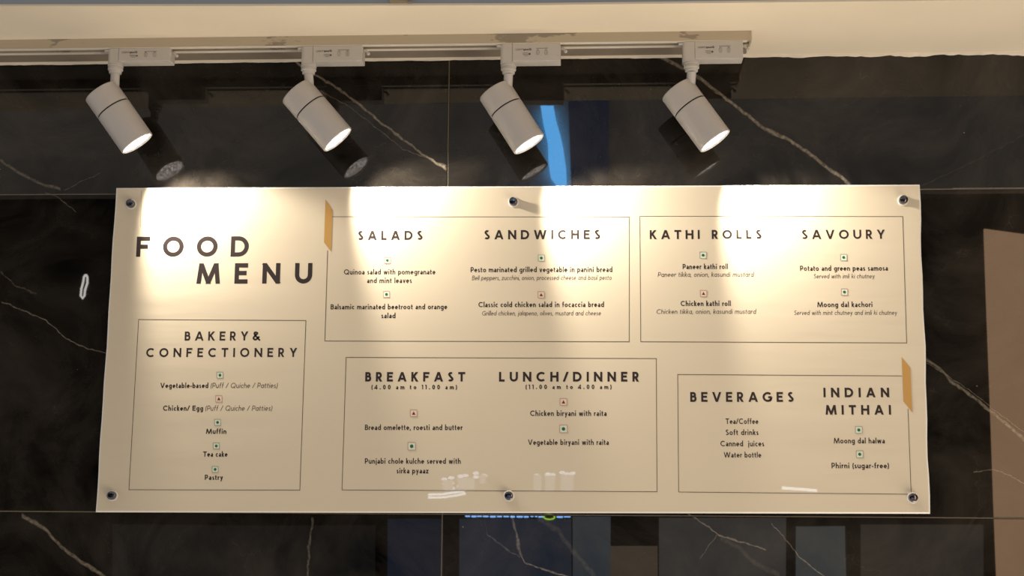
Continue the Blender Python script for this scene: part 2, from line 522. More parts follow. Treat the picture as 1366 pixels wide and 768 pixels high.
# ------------------------------------------------------------------ stroke lettering (own geometric monoline letters)
XH, ASC, DSC = .67, 1.06, -.30


def arc(cx, cy, rx, ry, a0, a1, n=None):
    n = n or max(4, int(abs(a1 - a0) / 15))
    return [(cx + rx * math.cos(math.radians(a0 + (a1 - a0) * i / n)), cy + ry * math.sin(math.radians(a0 + (a1 - a0) * i / n))) for i in range(n + 1)]


def glyph(ch, h, it=False):
    """-> (ink width, [polylines], clip low, clip high); h = half stroke, cap height 1"""
    X = XH
    def ext(x0, y0, x1, y1, a=.25, b=.25):
        d = math.hypot(x1 - x0, y1 - y0); ux, uy = (x1 - x0) / d, (y1 - y0) / d
        return [(x0 - ux * a, y0 - uy * a), (x1 + ux * b, y1 + uy * b)]
    e = h * 1.06
    U = {
        'A': (.96, [ext(e, 0, .48, 1.02), ext(.96 - e, 0, .48, 1.02), [(.22, .30), (.74, .30)]]),
        'B': (.64, [[(h, 0), (h, 1)], [(h, h), (.37, h)] + arc(.37, (.54 + h) / 2 - .0, .27 - h, (.54 - h) / 2, -90, 90) + [(h, .54)],
                    [(h, .54), (.33, .54)] + arc(.33, (.54 + 1 - h) / 2, .25 - h, (1 - h - .54) / 2, -90, 90) + [(h, 1 - h)]]),
        'C': (.90, [arc(.52, .5, .52 - h, .5 - h, 48, 312, 22)]),
        'D': (.88, [[(h, 0), (h, 1)], [(h, h), (.38, h)] + arc(.38, .5, .50 - h, .5 - h, -90, 90, 14) + [(h, 1 - h)]]),
        'E': (.64, [[(h, 0), (h, 1)], [(h, h), (.64, h)], [(h, .52), (.58, .52)], [(h, 1 - h), (.64, 1 - h)]]),
        'F': (.66, [[(h, 0), (h, 1)], [(h, .50), (.57, .50)], [(h, 1 - h), (.66, 1 - h)]]),
        'G': (.94, [arc(.52, .5, .52 - h, .5 - h, 48, 345, 22)[:-1] + [(.94 - h, .22), (.94 - h, .47), (.56, .47)]]),
        'H': (.84, [[(h, 0), (h, 1)], [(.84 - h, 0), (.84 - h, 1)], [(h, .52), (.84 - h, .52)]]),
        'I': (2 * h, [[(h, 0), (h, 1)]]),
        'K': (.76, [[(h, 0), (h, 1)], ext(h, .38, .76 - h * 1.5, 1, 0, .2), ext(.27, .57, .76 - h * 1.2, 0, 0, .2)]),
        'L': (.58, [[(h, 1), (h, h), (.58, h)]]),
        'M': (1.12, [ext(e * .8, 0, .20, 1.0), ext(1.12 - e * .8, 0, .92, 1.0), ext(.20 - h * .1, 1, .56, .06), ext(.92 + h * .1, 1, .56, .06)]),
        'N': (.86, [[(h, 0), (h, 1)], [(.86 - h, 0), (.86 - h, 1)], ext(h, 1 - h * .6, .86 - h, h * .6, .1, .1)]),
        'O': (1.02, [arc(.51, .5, .51 - h, .5 - h, 0, 360, 30)]),
        'P': (.62, [[(h, 0), (h, 1)], [(h, .40), (.34, .40)] + arc(.34, (.40 + 1 - h) / 2, .28 - h, (1 - h - .40) / 2, -90, 90) + [(h, 1 - h)]]),
        'Q': (1.04, [arc(.51, .5, .51 - h, .5 - h, 0, 360, 30), [(.60, .30), (.98, -.04)]]),
        'R': (.68, [[(h, 0), (h, 1)], [(h, .44), (.34, .44)] + arc(.34, (.44 + 1 - h) / 2, .28 - h, (1 - h - .44) / 2, -90, 90) + [(h, 1 - h)],
                    ext(.30, .44, .68 - h * 1.2, 0, 0, .2)]),
        'S': (.60, [arc(.31, .745, .27 - h, .255 - h, 40, 205, 12) + arc(.29, .27, .31 - h, .27 - h, 62, -145, 14)]),
        'T': (.74, [[(.37, 0), (.37, 1)], [(0, 1 - h), (.74, 1 - h)]]),
        'U': (.84, [[(h, 1), (h, .42)] + arc(.42, .42, .42 - h, .42 - h, 180, 360, 14) + [(.84 - h, 1)]]),
        'V': (.92, [ext(e, 1, .46, -.02), ext(.92 - e, 1, .46, -.02)]),
        'W': (1.36, [ext(e, 1, .38, 0), ext(.38, 0, .68, .98), ext(.68, .98, .98, 0), ext(.98, 0, 1.36 - e, 1)]),
        'Y': (.82, [[(.41, 0), (.41, .44)], ext(.41, .42, e, 1, .02, .2), ext(.41, .42, .82 - e, 1, .02, .2)]),
        '&': (.86, [[(.82, .0), (.20, .66)] + arc(.34, .80, .17, .20 - h, 225, -45, 12) + [(.24, .50)] + arc(.30, .27, .30 - h, .27 - h, 130, 330, 12) + [(.74, .44)]]),
        '/': (.44, [ext(.03, 0, .41, 1)]),
        '(': (.22, [arc(.42, .42, .42 - h, .72, 130, 230, 10)]),
        ')': (.22, [arc(-.20, .42, .42 - h, .72, -50, 50, 10)]),
        '-': (.30, [[(0, .34), (.30, .34)]]),
        '.': (2.4 * h, [[(0, 1.2 * h), (2.4 * h, 1.2 * h)]]),
        ',': (2.4 * h, [[(1.4 * h, 2.0 * h), (.4 * h, -.14)]]),
        '0': (.62, [arc(.31, .5, .31 - h, .5 - h, 0, 360, 24)]),
        '1': (.30, [[(.30 - h, 0), (.30 - h, 1), (0, .80)]]),
        '4': (.64, [[(.48, 0), (.48, 1), (.03, .24), (.64, .24)]]),
    }
    r = (XH - 0) / 2
    w = .56; R = (w - 2 * h) / 2
    arch = lambda x0, ww: [(x0 + h, X - h - (ww - 2 * h) / 2)] + arc(x0 + ww / 2, X - h - (ww - 2 * h) / 2, (ww - 2 * h) / 2, (ww - 2 * h) / 2, 180, 0, 10) + [(x0 + ww - h, 0)]
    bowl = lambda cx: arc(cx, X / 2, .30 - h, X / 2 - h, 0, 360, 22)
    D = DSC
    Lw = {
        'a': (.50, [[(.50 - h, 0), (.50 - h, X * .62)] + arc(.27, X * .62, .23 - h, X * .38 - h, 0, 150, 9), arc(.23, .20, .23 - h, .20 - h, 0, 360, 16), [(.24, .4 - h), (.5 - h, .4 - h)]]) if not it else
             (.60, [bowl(.30), [(.60 - h, 0), (.60 - h, X)]]),
        'b': (.60, [[(h, 0), (h, ASC)], bowl(.30)]),
        'c': (.50, [arc(.30, X / 2, .30 - h, X / 2 - h, 50, 310, 16)]),
        'd': (.60, [[(.60 - h, 0), (.60 - h, ASC)], bowl(.30)]),
        'e': (.58, [[(h, X / 2), (.57 - h, X / 2)] + arc(.29, X / 2, .29 - h, X / 2 - h, 0, 310, 18)]),
        'f': (.36, [[(.16, 0), (.16, ASC - .2)] + arc(.16 + .17, ASC - .2, .17, .2 - h, 180, 80, 6), [(0, X - h), (.34, X - h)]]),
        'g': (.60, [bowl(.30), [(.60 - h, X), (.60 - h, D + .22)] + arc(.31, D + .22, .29 - h, .22 - h, 0, -150, 9)]),
        'h': (w, [[(h, 0), (h, ASC)], arch(0, w)]),
        'i': (2.4 * h, [[(1.2 * h, 0), (1.2 * h, X)], [(0, .92), (2.4 * h, .92)]]),
        'j': (.20, [[(.20 - h, X), (.20 - h, D + .16)] + arc(.04, D + .16, .16 - h, .16 - h, 0, -80, 5), [(.20 - 2.2 * h, .92), (.20, .92)]]),
        'k': (.50, [[(h, 0), (h, ASC)], [(h, .26), (.47 - h * .6, X)], [(.19, .39), (.50 - h * .7, 0)]]),
        'l': (2 * h, [[(h, 0), (h, ASC)]]),
        'm': (.90, [[(h, 0), (h, X)], arch(0, .45 + h), arch(.45 - h, .45 + h)]),
        'n': (w, [[(h, 0), (h, X)], arch(0, w)]),
        'o': (.62, [arc(.31, X / 2, .31 - h, X / 2 - h, 0, 360, 22)]),
        'p': (.60, [[(h, D), (h, X)], bowl(.30)]),
        'q': (.60, [[(.60 - h, D), (.60 - h, X)], bowl(.30)]),
        'r': (.34, [[(h, 0), (h, X)], [(h, X - .24)] + arc(.34, X - .26, .34 - h, .26 - h, 180, 88, 6)]),
        's': (.40, [arc(.205, X * .745, .175 - h * .8, X * .255 - h, 40, 205, 9) + arc(.195, X * .26, .20 - h * .8, X * .26 - h, 65, -145, 10)]),
        't': (.36, [[(.14, .90), (.14, .17)] + arc(.14 + .14, .17, .14, .17 - h, 180, 290, 5), [(0, X - h), (.34, X - h)]]),
        'u': (w, [[(h, X), (h, w / 2)] + arc(w / 2, w / 2, R, w / 2 - h, 180, 360, 10), [(w - h, 0), (w - h, X)]]),
        'v': (.54, [[(h, X), (.27, 0)], [(.54 - h, X), (.27, 0)]]),
        'w': (.84, [[(h, X), (.24, 0)], [(.24, 0), (.42, X)], [(.42, X), (.60, 0)], [(.60, 0), (.84 - h, X)]]),
        'y': (.54, [[(h, X), (.29, .02)], [(.54 - h, X), (.16, D)]]),
        'z': (.48, [[(0, X - h), (.48 - h, X - h), (h, h), (.48, h)]]),
    }
    if ch in U:
        wd, st = U[ch]
        if ch in '(),&': return wd, st, -.4, 1.3
        return wd, st, (-.06 if ch == 'Q' else 0.0), 1.0
    wd, st = Lw[ch]
    return wd, st, DSC, ASC


def stroke_polys(pts, h):
    pts = [p for i, p in enumerate(pts) if i == 0 or math.dist(p, pts[i - 1]) > 1e-5]
    """mitred quads along a polyline"""
    closed = len(pts) > 3 and math.dist(pts[0], pts[-1]) < 1e-6
    n = len(pts)
    P = [Vector(p) for p in pts]
    nor = []
    for i in range(n - 1):
        d = (P[i + 1] - P[i]).normalized(); nor.append(Vector((-d.y, d.x)))
    Lf, Rt = [], []
    for i in range(n):
        if i == 0: a = b_ = nor[0]; 
        elif i == n - 1: a = b_ = nor[-1]
        else: a, b_ = nor[i - 1], nor[i]
        if closed and i in (0, n - 1): a, b_ = nor[-1], nor[0]
        mth = (a + b_)
        if mth.length < 1e-4: mth = a
        mth.normalize()
        k = h / max(.42, mth.dot(a))
        Lf.append(P[i] + mth * k); Rt.append(P[i] - mth * k)
    return [[Lf[i], Lf[i + 1], Rt[i + 1], Rt[i]] for i in range(n - 1)]


def clip(poly, lo, hi):
    for s, lim in ((1, lo), (-1, -hi)):
        out = []
        for i in range(len(poly)):
            a, b_ = poly[i], poly[(i + 1) % len(poly)]
            ia, ib = a.y * s >= lim - 1e-9, b_.y * s >= lim - 1e-9
            if ia: out.append(a)
            if ia != ib:
                t = (lim - a.y * s) / ((b_.y - a.y) * s); out.append(a + (b_ - a) * t)
        poly = out
        if len(poly) < 3: return []
    return poly


def layout(s, h, track, sp=.34, it=False):
    x = 0; out = []
    for i, ch in enumerate(s):
        if ch == ' ': x += sp + track * .6; continue
        w_, st, lo, hi = glyph(ch, h, it)
        out.append((x, st, lo, hi)); xr = x + w_; x = xr + track
    return out, xr


YB = -.030                                # front face of the board


def put_text(name, s, xl, xr, yb, cap, weight=.16, material=None, heading=False, it=False, parent=None, sp=.34, track=None, lift=.00015):
    """lettering on the board: left and right ink limits, baseline and cap height as measured"""
    xm = (xl + xr) / 2
    sl = -.0037 + (yb - 248) / 436 * .0055
    p0 = W(xl, yb + sl * (xl - xm), YB); p1 = W(xr, yb + sl * (xr - xm), YB)
    pc = W(xm, yb, YB); pt = W(xm, yb - cap, YB)
    k = pt.z - pc.z
    h = weight / 2
    width = (p1 - p0).length
    if heading:
        g0 = layout(s, h, 0, sp, it)[1]; g1 = layout(s, h, 1, sp, it)[1]
        tr = (width / k - g0) / (g1 - g0); sx = 1.0
    else:
        tr = .135 if track is None else track
        sx = width / k / layout(s, h, tr, sp, it)[1]
    gl, tot = layout(s, h, tr, sp, it)
    bm = bmesh.new()
    dx = (p1 - p0).normalized()
    for gi, (x0, st, lo, hi) in enumerate(gl):
        if heading and gi and name == 'heading_letter':
            rel(obj(name, bm, material or M['ink'], recalc=False), parent); bm = bmesh.new()
        for li, line in enumerate(st):
            for q in stroke_polys(line, h):
                q = clip(q, lo, hi)
                if not q: continue
                vv = []
                for p in q:
                    sh = .16 * p.y if it else 0
                    X_ = (x0 + p.x + sh) * sx * k; Z_ = p.y * k
                    vv.append(bm.verts.new((p0.x + dx.x * X_, YB - lift - .00003 * li, p0.z + dx.z * X_ + Z_)))
                try: f = bm.faces.new(vv)
                except ValueError: continue
                f.normal_update()
                if f.normal.y > 0: f.normal_flip()
    o = obj(name, bm, material or M['ink'], recalc=False)
    if parent: rel(o, parent)
    return o


# ------------------------------------------------------------------ the menu board
cor = {'tl': W(155, 250.5, YB), 'tr': W(1227, 246, YB), 'br': W(1241, 685, YB), 'bl': W(127.5, 683, YB)}
board = empty('menu_board', (0, YB, cor['bl'].z)); tag(board, 'wide cream acrylic food menu board lettered in black on the marble wall', 'menu board')


def edge_pts(a, b_, n, wav, axis):
    out = []
    for i in range(n):
        t = i / n; p = a.lerp(b_, t)
        if axis == 'x': p = p + Vector((wav * math.sin(t * 9.3) * math.sin(t * 21 + .7), 0, 0))
        out.append(p)
    return out


outline = (edge_pts(cor['bl'], cor['br'], 8, 0, 'z') + edge_pts(cor['br'], cor['tr'], 18, .0016, 'x') +
           edge_pts(cor['tr'], cor['tl'], 8, 0, 'z') + edge_pts(cor['tl'], cor['bl'], 18, .0009, 'x'))
cx = sum(p.x for p in outline) / len(outline); cz = sum(p.z for p in outline) / len(outline)


def inset(p, d):
    return Vector((p.x + (d if p.x < cx else -d) * (1 if abs(p.x - cx) > .7 else 0), p.y, p.z + (d if p.z < cz else -d) * (1 if abs(p.z - cz) > .29 else 0)))


bm = bmesh.new()
rings = [[(p.x, YB + .005, p.z) for p in outline], [(p.x, YB + .0012, p.z) for p in outline],
         [(lambda q: (q.x, YB, q.z))(inset(p, .0026)) for p in outline]]
rv = [[bm.verts.new(c) for c in r] for r in rings]
K = len(outline)
for k in range(2):
    for i in range(K):
        f = bm.faces.new((rv[k][i], rv[k][(i + 1) % K], rv[k + 1][(i + 1) % K], rv[k + 1][i])); f.material_index = 1
f = bm.faces.new(rv[2]); f.material_index = 0
bm.faces.new(list(reversed(rv[0])))
rel(obj('panel', bm, [M['paper'], M['edge']]), board)


def flat_poly(name, px, material, lift=.0003, parent=None):
    bm = bmesh.new()
    f = bm.faces.new([bm.verts.new((p.x, YB - lift, p.z)) for p in (W(x, y, YB) for x, y in px)])
    f.normal_update()
    if f.normal.y > 0: f.normal_flip()
    return rel(obj(name, bm, material, recalc=False), parent or board)


def rule(name, px, width=.00105, close=True):
    """thin printed line through measured points"""
    P = [W(x, y, YB) for x, y in px]
    q = [(p.x, p.z) for p in P] + ([(P[0].x, P[0].z)] if close else [])
    bm = bmesh.new()
    for s in stroke_polys(q, width / 2):
        f = bm.faces.new([bm.verts.new((p.x, YB - .0002, p.y)) for p in s]); f.normal_update()
        if f.normal.y > 0: f.normal_flip()
    return rel(obj(name, bm, M['line'], recalc=False), board)


rule('box_rule', [(185, 426), (408, 427.3), (400, 653.5), (172, 653)])
rule('box_rule', [(437, 334), (433.3, 454.7), (839.3, 455.6), (839.5, 289.3), (443, 289)], close=False)
rule('box_rule', [(853.5, 288.4), (1204.2, 288.8), (1209.4, 457.2), (854.7, 455.6)])
rule('box_rule', [(461.7, 476.5), (875.4, 478), (876.4, 655.6), (456.2, 653.3)])
rule('box_rule', [(1203, 501.2), (904, 499.3), (905.3, 656), (1213, 659), ], close=False)
rule('box_rule', [(1211.2, 545), (1215.4, 657)], close=False)
rule('box_rule', [(188.6, 254), (187.6, 303)], .0005, close=False)  # fold of the sheet drawn as a faint inked line
flat_poly('gold_flash', [(434.2, 266), (443.6, 280.4), (441.5, 335.6), (432.4, 323.3)], M['gold'], .0005)
flat_poly('gold_flash', [(1202.8, 476), (1214.2, 490.4), (1216.9, 550), (1205.2, 535.3)], M['gold'], .0005)

HD = [('FOOD', 181.4, 331.4, 342.3, 27, .178), ('MENU', 262.3, 416.1, 378.2, 27.3, .182),
      ('BAKERY&', 246.2, 347.2, 454, 12, .165), ('CONFECTIONERY', 194.8, 396, 476, 12, .165),
      ('SALADS', 477.3, 563.7, 320, 12.2, .19), ('SANDWICHES', 645.8, 800.6, 319, 12.3, .18),
      ('KATHI ROLLS', 866.8, 1015.9, 318.7, 12.1, .18), ('SAVOURY', 1069.7, 1180.4, 318.6, 12.2, .165),
      ('BREAKFAST', 487.1, 620.4, 508.7, 12.6, .19), ('LUNCH/DINNER', 665.6, 852.6, 508.8, 13.0, .19),
      ('BEVERAGES', 920.8, 1058.8, 535.8, 13.1, .18), ('INDIAN', 1098.6, 1186.3, 529.7, 12.7, .19), ('MITHAI', 1101.6, 1188.7, 552.8, 12.7, .19)]
for s, xl, xr, yb, cap, wt in HD:
    put_text('heading_letter', s, xl, xr, yb, cap, wt * 1.17, heading=True, parent=board, sp=.55)
for s, xl, xr, yb in [('(4.00 am to 11.00 am)', 495.4, 609.6, 519), ('(11.00 am to 4.00 am)', 701.1, 815.8, 518.7)]:
    put_text('serving_hours', s, xl, xr, yb, 5.9, .21, heading=True, parent=board, sp=.42)
TX = [('Vegetable-based', 213.7, 277.8, 517.3, 6.8, .17), ('Chicken/ Egg', 217.4, 270.9, 547.6, 6.8, .17),
      ('Muffin', 274.8, 301.9, 578.4, 6.8, .165), ('Tea cake', 270.9, 303.4, 608.9, 6.9, .165), ('Pastry', 273.1, 297.4, 639.8, 6.8, .165),
      ('Quinoa salad with pomegranate', 458.8, 580.7, 365.9, 6.9, .145), ('and mint leaves', 489.6, 549.2, 377.3, 6.9, .145),
      ('Balsamic marinated beetroot and orange', 441, 596.5, 412.4, 6.9, .155), ('salad', 508.6, 527.5, 424.2, 6.9, .155),
      ('Pesto marinated grilled vegetable in panini bread', 627.8, 816.8, 362.8, 6.9, .15),
      ('Classic cold chicken salad in focaccia bread', 638.2, 805.7, 409.4, 6.9, .155),
      ('Paneer kathi roll', 910.7, 971.1, 358.8, 6.9, .16), ('Chicken kathi roll', 908, 974.9, 408, 6.9, .165),
      ('Potato and green peas samosa', 1067.4, 1184.4, 361, 6.9, .155), ('Moong dal kachori', 1090.3, 1163.8, 409.4, 6.9, .155),
      ('Bread omelette, roesti and butter', 486.7, 616.9, 573.4, 7.2, .15), ('Punjabi chole kulche served with', 486.7, 614.6, 618.3, 7.2, .15),
      ('sirka pyaaz', 529, 571.5, 631.2, 7.2, .15), ('Chicken biryani with raita', 707.2, 809.2, 554.6, 7.2, .15),
      ('Vegetable biryani with raita', 704.2, 812.1, 593.2, 7.2, .15), ('Tea/Coffee', 968, 1011.6, 565.2, 7.2, .145),
      ('Soft drinks', 968, 1011.8, 580, 7.2, .145), ('Canned  juices', 961.1, 1019.4, 595, 7.2, .145), ('Water bottle', 965.5, 1015.5, 610, 7.2, .145),
      ('Moong dal halwa', 1112.3, 1180.3, 591.2, 7.3, .15), ('Phirni (sugar-free)', 1109.3, 1186, 624.4, 7.3, .15)]
for s, xl, xr, yb, cap, wt in TX:
    put_text('menu_line', s, xl, xr, yb, cap, wt * 1.15, parent=board)
IT = [('(Puff / Quiche / Patties)', 280.7, 369.8, 517.3, 6.9), ('(Puff / Quiche / Patties)', 273.5, 362.7, 547.6, 6.9),
      ('Bell peppers, zucchini, onion, processed cheese and basil pesto', 629.4, 815.6, 373.3, 6.0),
      ('Grilled chicken, jalapeno, olives, mustard and cheese', 642.8, 801.2, 420.5, 6.0),
      ('Paneer tikka, onion, kasundi mustard', 877.4, 1005, 369, 6.2), ('Chicken tikka, onion, kasundi mustard', 875.5, 1008.1, 418.4, 6.2),
      ('Served with imli ki chutney', 1085.2, 1166.4, 371.1, 5.9), ('Served with mint chutney and imli ki chutney', 1059, 1196.3, 419.8, 5.9)]
for s, xl, xr, yb, cap in IT:
    put_text('menu_line', s, xl, xr, yb, cap, .115, material=M['inksoft'], it=True, parent=board)


def mark(cx_, cy_, size, veg, green_rule):
    hs = size / 2
    q = [(cx_ - hs, cy_ - hs), (cx_ + hs, cy_ - hs), (cx_ + hs, cy_ + hs), (cx_ - hs, cy_ + hs)]
    bg = flat_poly('food_mark', q, M['markbg'] if veg else M['markbgr'], .0003)
    P = [W(x, y, YB) for x, y in q]
    bm = bmesh.new()
    for s in stroke_polys([(p.x, p.z) for p in P] + [(P[0].x, P[0].z)], .00045):
        f = bm.faces.new([bm.verts.new((p.x, YB - .0005, p.y)) for p in s]); f.normal_update()
        if f.normal.y > 0: f.normal_flip()
    o = obj('mark_outline', bm, M['greenline'] if green_rule else M['redline'], recalc=False); o.parent = bg
    o.matrix_parent_inverse = bg.matrix_world.inverted() @ Matrix.Translation((0, 0, 0)) if False else Matrix.Identity(4)
    o.location = (0, 0, 0)
    c = W(cx_, cy_, YB); k = (P[1].x - P[0].x)
    bm = bmesh.new()
    pts = [(c.x + k * .235 * math.cos(a), c.z + k * .235 * math.sin(a)) for a in [2 * PI * i / 18 for i in range(18)]] if veg else \
        [(c.x - k * .27, c.z - k * .22), (c.x + k * .27, c.z - k * .22), (c.x, c.z + k * .28)]
    f = bm.faces.new([bm.verts.new((x, YB - .0005, z)) for x, z in pts]); f.normal_update()
    if f.normal.y > 0: f.normal_flip()
    o2 = obj('mark_symbol', bm, M['green'] if veg else M['red'], recalc=False); o2.parent = bg
    # children share the mark's frame
    return bg


for a in [(293.5, 500.2, 8, 1, 1), (292, 531.7, 8.4, 0, 0), (290.3, 563.2, 8, 1, 1), (288.6, 594.6, 8, 1, 1), (287.1, 625.9, 8, 1, 1),
          (516.8, 347.2, 8, 1, 0), (515.6, 392.5, 8, 1, 0), (722.1, 344.1, 8.2, 1, 1), (721.9, 393.1, 8.4, 0, 0),
          (937.9, 340.3, 8.4, 1, 1), (938.4, 391.4, 8.4, 0, 0), (1125.4, 343.3, 8.4, 1, 1), (1126.4, 389.4, 8.4, 1, 0),
          (551.9, 551, 8.9, 0, 0), (549.2, 595, 10, 1, 0), (751.7, 536, 9, 0, 0), (751.7, 571.9, 10, 1, 0), (1145.6, 573.3, 9, 1, 1), (1146.8, 605.7, 9, 1, 1)]:
    mark(*a)

# six chrome standoff bolts (they are screwed through the sheet and stay things of their own)
BL = [(172.8, 270.5, 'chrome standoff bolt at the board\'s top left corner above FOOD'),
      (684.5, 267.8, 'chrome standoff bolt at the middle of the board\'s top edge'),
      (1206, 265.6, 'chrome standoff bolt at the board\'s top right corner above SAVOURY'),
      (147.6, 660.6, 'chrome standoff bolt at the board\'s bottom left corner below the bakery box'),
      (678.5, 661, 'chrome standoff bolt at the middle of the board\'s bottom edge'),
      (1219, 663.6, 'chrome standoff bolt at the board\'s bottom right corner below INDIAN MITHAI')]
for px, py, lab in BL:
    c = W(px, py, YB - .012)
    bt = empty('standoff_bolt', (c.x, YB, c.z)); tag(bt, lab, 'bolt', 'standoff bolts holding the menu board')
    rot = Matrix.Translation((c.x, YB, c.z)) @ Matrix.Rotation(PI / 2, 4, 'X')
    bm = bmesh.new(); lathe(bm, [(.0099, .0006), (.0099, .0014), (.0092, .0018), (.0072, .0018)], 32, rot)
    rel(obj('washer', bm, M['washer'], smooth=True, autosmooth=30), bt)
    bm = bmesh.new(); lathe(bm, [(.0078, .0012), (.0078, .0105), (.0073, .0122), (.0062, .0128), (.003, .0131)], 32, rot)
    rel(obj('bolt_cap', bm, M['chrome'], smooth=True, autosmooth=35), bt)
    bm = bmesh.new(); lathe(bm, [(.0085, -.0301), (.0085, -.0052)], 24, rot)
    rel(obj('barrel', bm, M['chrome'], smooth=True, autosmooth=35), bt)

# ------------------------------------------------------------------ the four track spotlights
# measured per lamp: back-left corner, front-left, front-right corner of the head; stem x range; adapter left, split, right, top, fold, bottom; aim towards wall
LAMPS = [((114, 134), (163, 204), (203.5, 179), (148.3, 161.5), (143.5, 158, 227), (60, 81, 91), .15,
          'white cylinder spotlight at the left end, above FOOD MENU', (.06, .29, -.02)),
         ((377, 137), (433, 202), (468.7, 171), (406.4, 418.2), (401.5, 417.3, 483.4), (61, 81.5, 91), .08,
          'white cylinder spotlight above SALADS, second from the left', (.12, .30, .05)),
         ((640.3, 133.7), (686.7, 205.8), (725, 179.4), (672, 685), (667.4, 683.3, 747.6), (60.5, 81, 90.5), .0,
          'white cylinder spotlight above SANDWICHES, beside the blue reflection', (.30, .30, .10)),
         ((883.8, 133.7), (935.5, 203), (972.8, 173.7), (916, 928.4), (910.8, 927, 991.4), (57, 78, 87.5), -.05,
          'white cylinder spotlight by the track end, above KATHI ROLLS', (.16, .32, .05))]
YC = YT0 + .0165                          # centre line of the adapters
HEAD_L = .115
for (bl_, fl, fr, sx_, ax_, ay_, aim, lab, beam) in LAMPS:
    lc = ((fl[0] + fr[0]) / 2, (fl[1] + fr[1]) / 2)
    yl = -.106
    Lc = W(lc[0], lc[1], yl)
    bc = (lc[0] - (fl[0] - bl_[0]), lc[1] - (fl[1] - bl_[1]))
    Bc = W(bc[0], bc[1], yl - aim * HEAD_L)
    axis = (Lc - Bc).normalized()
    hl = (Lc - Bc).length
    rr = (W(fr[0], fr[1], yl) - W(fl[0], fl[1], yl)).length / 2
    sxm = (sx_[0] + sx_[1]) / 2
    T0 = W(sxm, ay_[1], YC)
    ab = W((ax_[0] + ax_[2]) / 2, ay_[0], YC)
    ROOT = empty('track_spotlight', (T0.x, YC, ZT)); tag(ROOT, lab, 'spotlight', 'spotlights on the lighting track')
    # adapter body: box hung under the track
    yA0, yA1 = YT0 + .0005, YT0 + .0325
    xa, xs, xb = W(ax_[0], 70, yA0).x, W(ax_[1], 70, yA0).x, W(ax_[2], 70, yA0).x
    zt = ZT - .0013
    zb = W((ax_[1] + ax_[2]) / 2, ay_[1], yA0).z
    bm = bmesh.new(); box(bm, xs, xb, yA0, yA1, zb, zt, .0012, 2)
    rel(obj('adapter_box', bm, M['satin']), ROOT)
    # rounded head of the adapter
    bm = bmesh.new()
    cxh = (xa + xs) / 2; rh = (xs - xa) / 2
    prof_ = []
    rad = .007
    for (qx, qy, a0) in ((xa + rad, yA0 + rad, 180), (xa + rad, yA1 - rad, 90)):
        pass
    pts = [(xs - .0002, yA0)] + [(xa + rad + rad * math.cos(math.radians(a)), yA0 + rad + rad * math.sin(math.radians(a))) for a in (270, 252, 234, 216, 198, 180)] + \
          [(xa + rad + rad * math.cos(math.radians(a)), yA1 - rad + rad * math.sin(math.radians(a))) for a in (180, 162, 144, 126, 108, 90)] + [(xs - .0002, yA1)]
    zh = zb - .003
    lo_ = [bm.verts.new((x, y, zh)) for x, y in pts]; hi_ = [bm.verts.new((x, y, zt - .0006)) for x, y in pts]
    bm.faces.new(lo_); bm.faces.new(list(reversed(hi_)))
    for i in range(len(pts)): bm.faces.new((lo_[i], hi_[i], hi_[(i + 1) % len(pts)], lo_[(i + 1) % len(pts)]))
    rel(obj('adapter_head', bm, M['satin']), ROOT)
    # contact block inside the slot, locking lever and clip
    bm = bmesh.new(); box(bm, xs + .004, xb - .006, YC - .0045, YC + .0045, ZT - .003, ZT + .010)
    rel(obj('contact_block', bm, M['satin']), ROOT)
    bm = bmesh.new(); box(bm, xa - .0075, xa + .004, YC - .012, YC - .005, ZT - .0065, ZT - .0015, .001)
    rel(obj('clip', bm, M['satin']), ROOT)
    bm = bmesh.new()
    tube(bm, [(xb - .003, YC - .004, zt - .006), (xb + .004, YC - .004, zt - .0065), (xb + .008, YC - .004, zt - .010)], .0024, 10)
    bmesh.ops.create_uvsphere(bm, u_segments=12, v_segments=8, radius=.0034, matrix=Matrix.Translation((xb + .009, YC - .004, zt - .012)))
    rel(obj('locking_lever', bm, M['satin'], smooth=True), ROOT)
    # swivel collar
    zc = zh
    cT = Matrix.Translation((T0.x, YC - .001, 0))
    bm = bmesh.new()
    lathe(bm, [(.0135, zc + .004), (.0142, zc - .001), (.0142, zc - .0035), (.0128, zc - .0045), (.0138, zc - .006), (.0138, zc - .010), (.0115, zc - .0115), (.0115, zc - .0155), (.0108, zc - .0165)], 36, cT)
    rel(obj('swivel_collar', bm, M['satin'], smooth=True, autosmooth=40), ROOT)
    # stem down into the rear of the head
    side = (Vector((0, 1, 0)).cross(axis)).normalized()
    if side.x < 0: side = -side           # towards the upper right rim
    joint = Bc + axis * .022 + side * (rr * .42)
    bm = bmesh.new()
    top = Vector((T0.x, YC - .001, zc - .014))
    tube(bm, [top, top.lerp(joint, .45) + Vector((.0006, 0, 0)), joint], .0083, 20)
    rel(obj('stem', bm, M['white'], smooth=True, autosmooth=50), ROOT)
    # head: rear body, dark groove, front body with rim, lens
    qz = axis.to_track_quat('Z', 'Y').to_matrix().to_4x4()
    HM = Matrix.Translation(Bc) @ qz
    g0 = hl * .335
    bm = bmesh.new(); lathe(bm, [(rr - .0035, 0), (rr - .001, .0006), (rr, .002), (rr, g0 - .001), (rr - .0015, g0)], 64, HM)
    rel(obj('rear_housing', bm, M['white'], smooth=True, autosmooth=35), ROOT)
    bm = bmesh.new(); lathe(bm, [(rr - .0016, g0 - .0005), (rr - .0016, g0 + .0030)], 64, HM)
    rel(obj('groove_ring', bm, M['dark'], smooth=True, autosmooth=35), ROOT)
    bm = bmesh.new()
    lathe(bm, [(rr - .0012, g0 + .0022), (rr, g0 + .003), (rr, hl - .0012), (rr - .0010, hl), (rr - .0026, hl), (rr - .0034, hl - .004)], 64, HM, cap1=False)
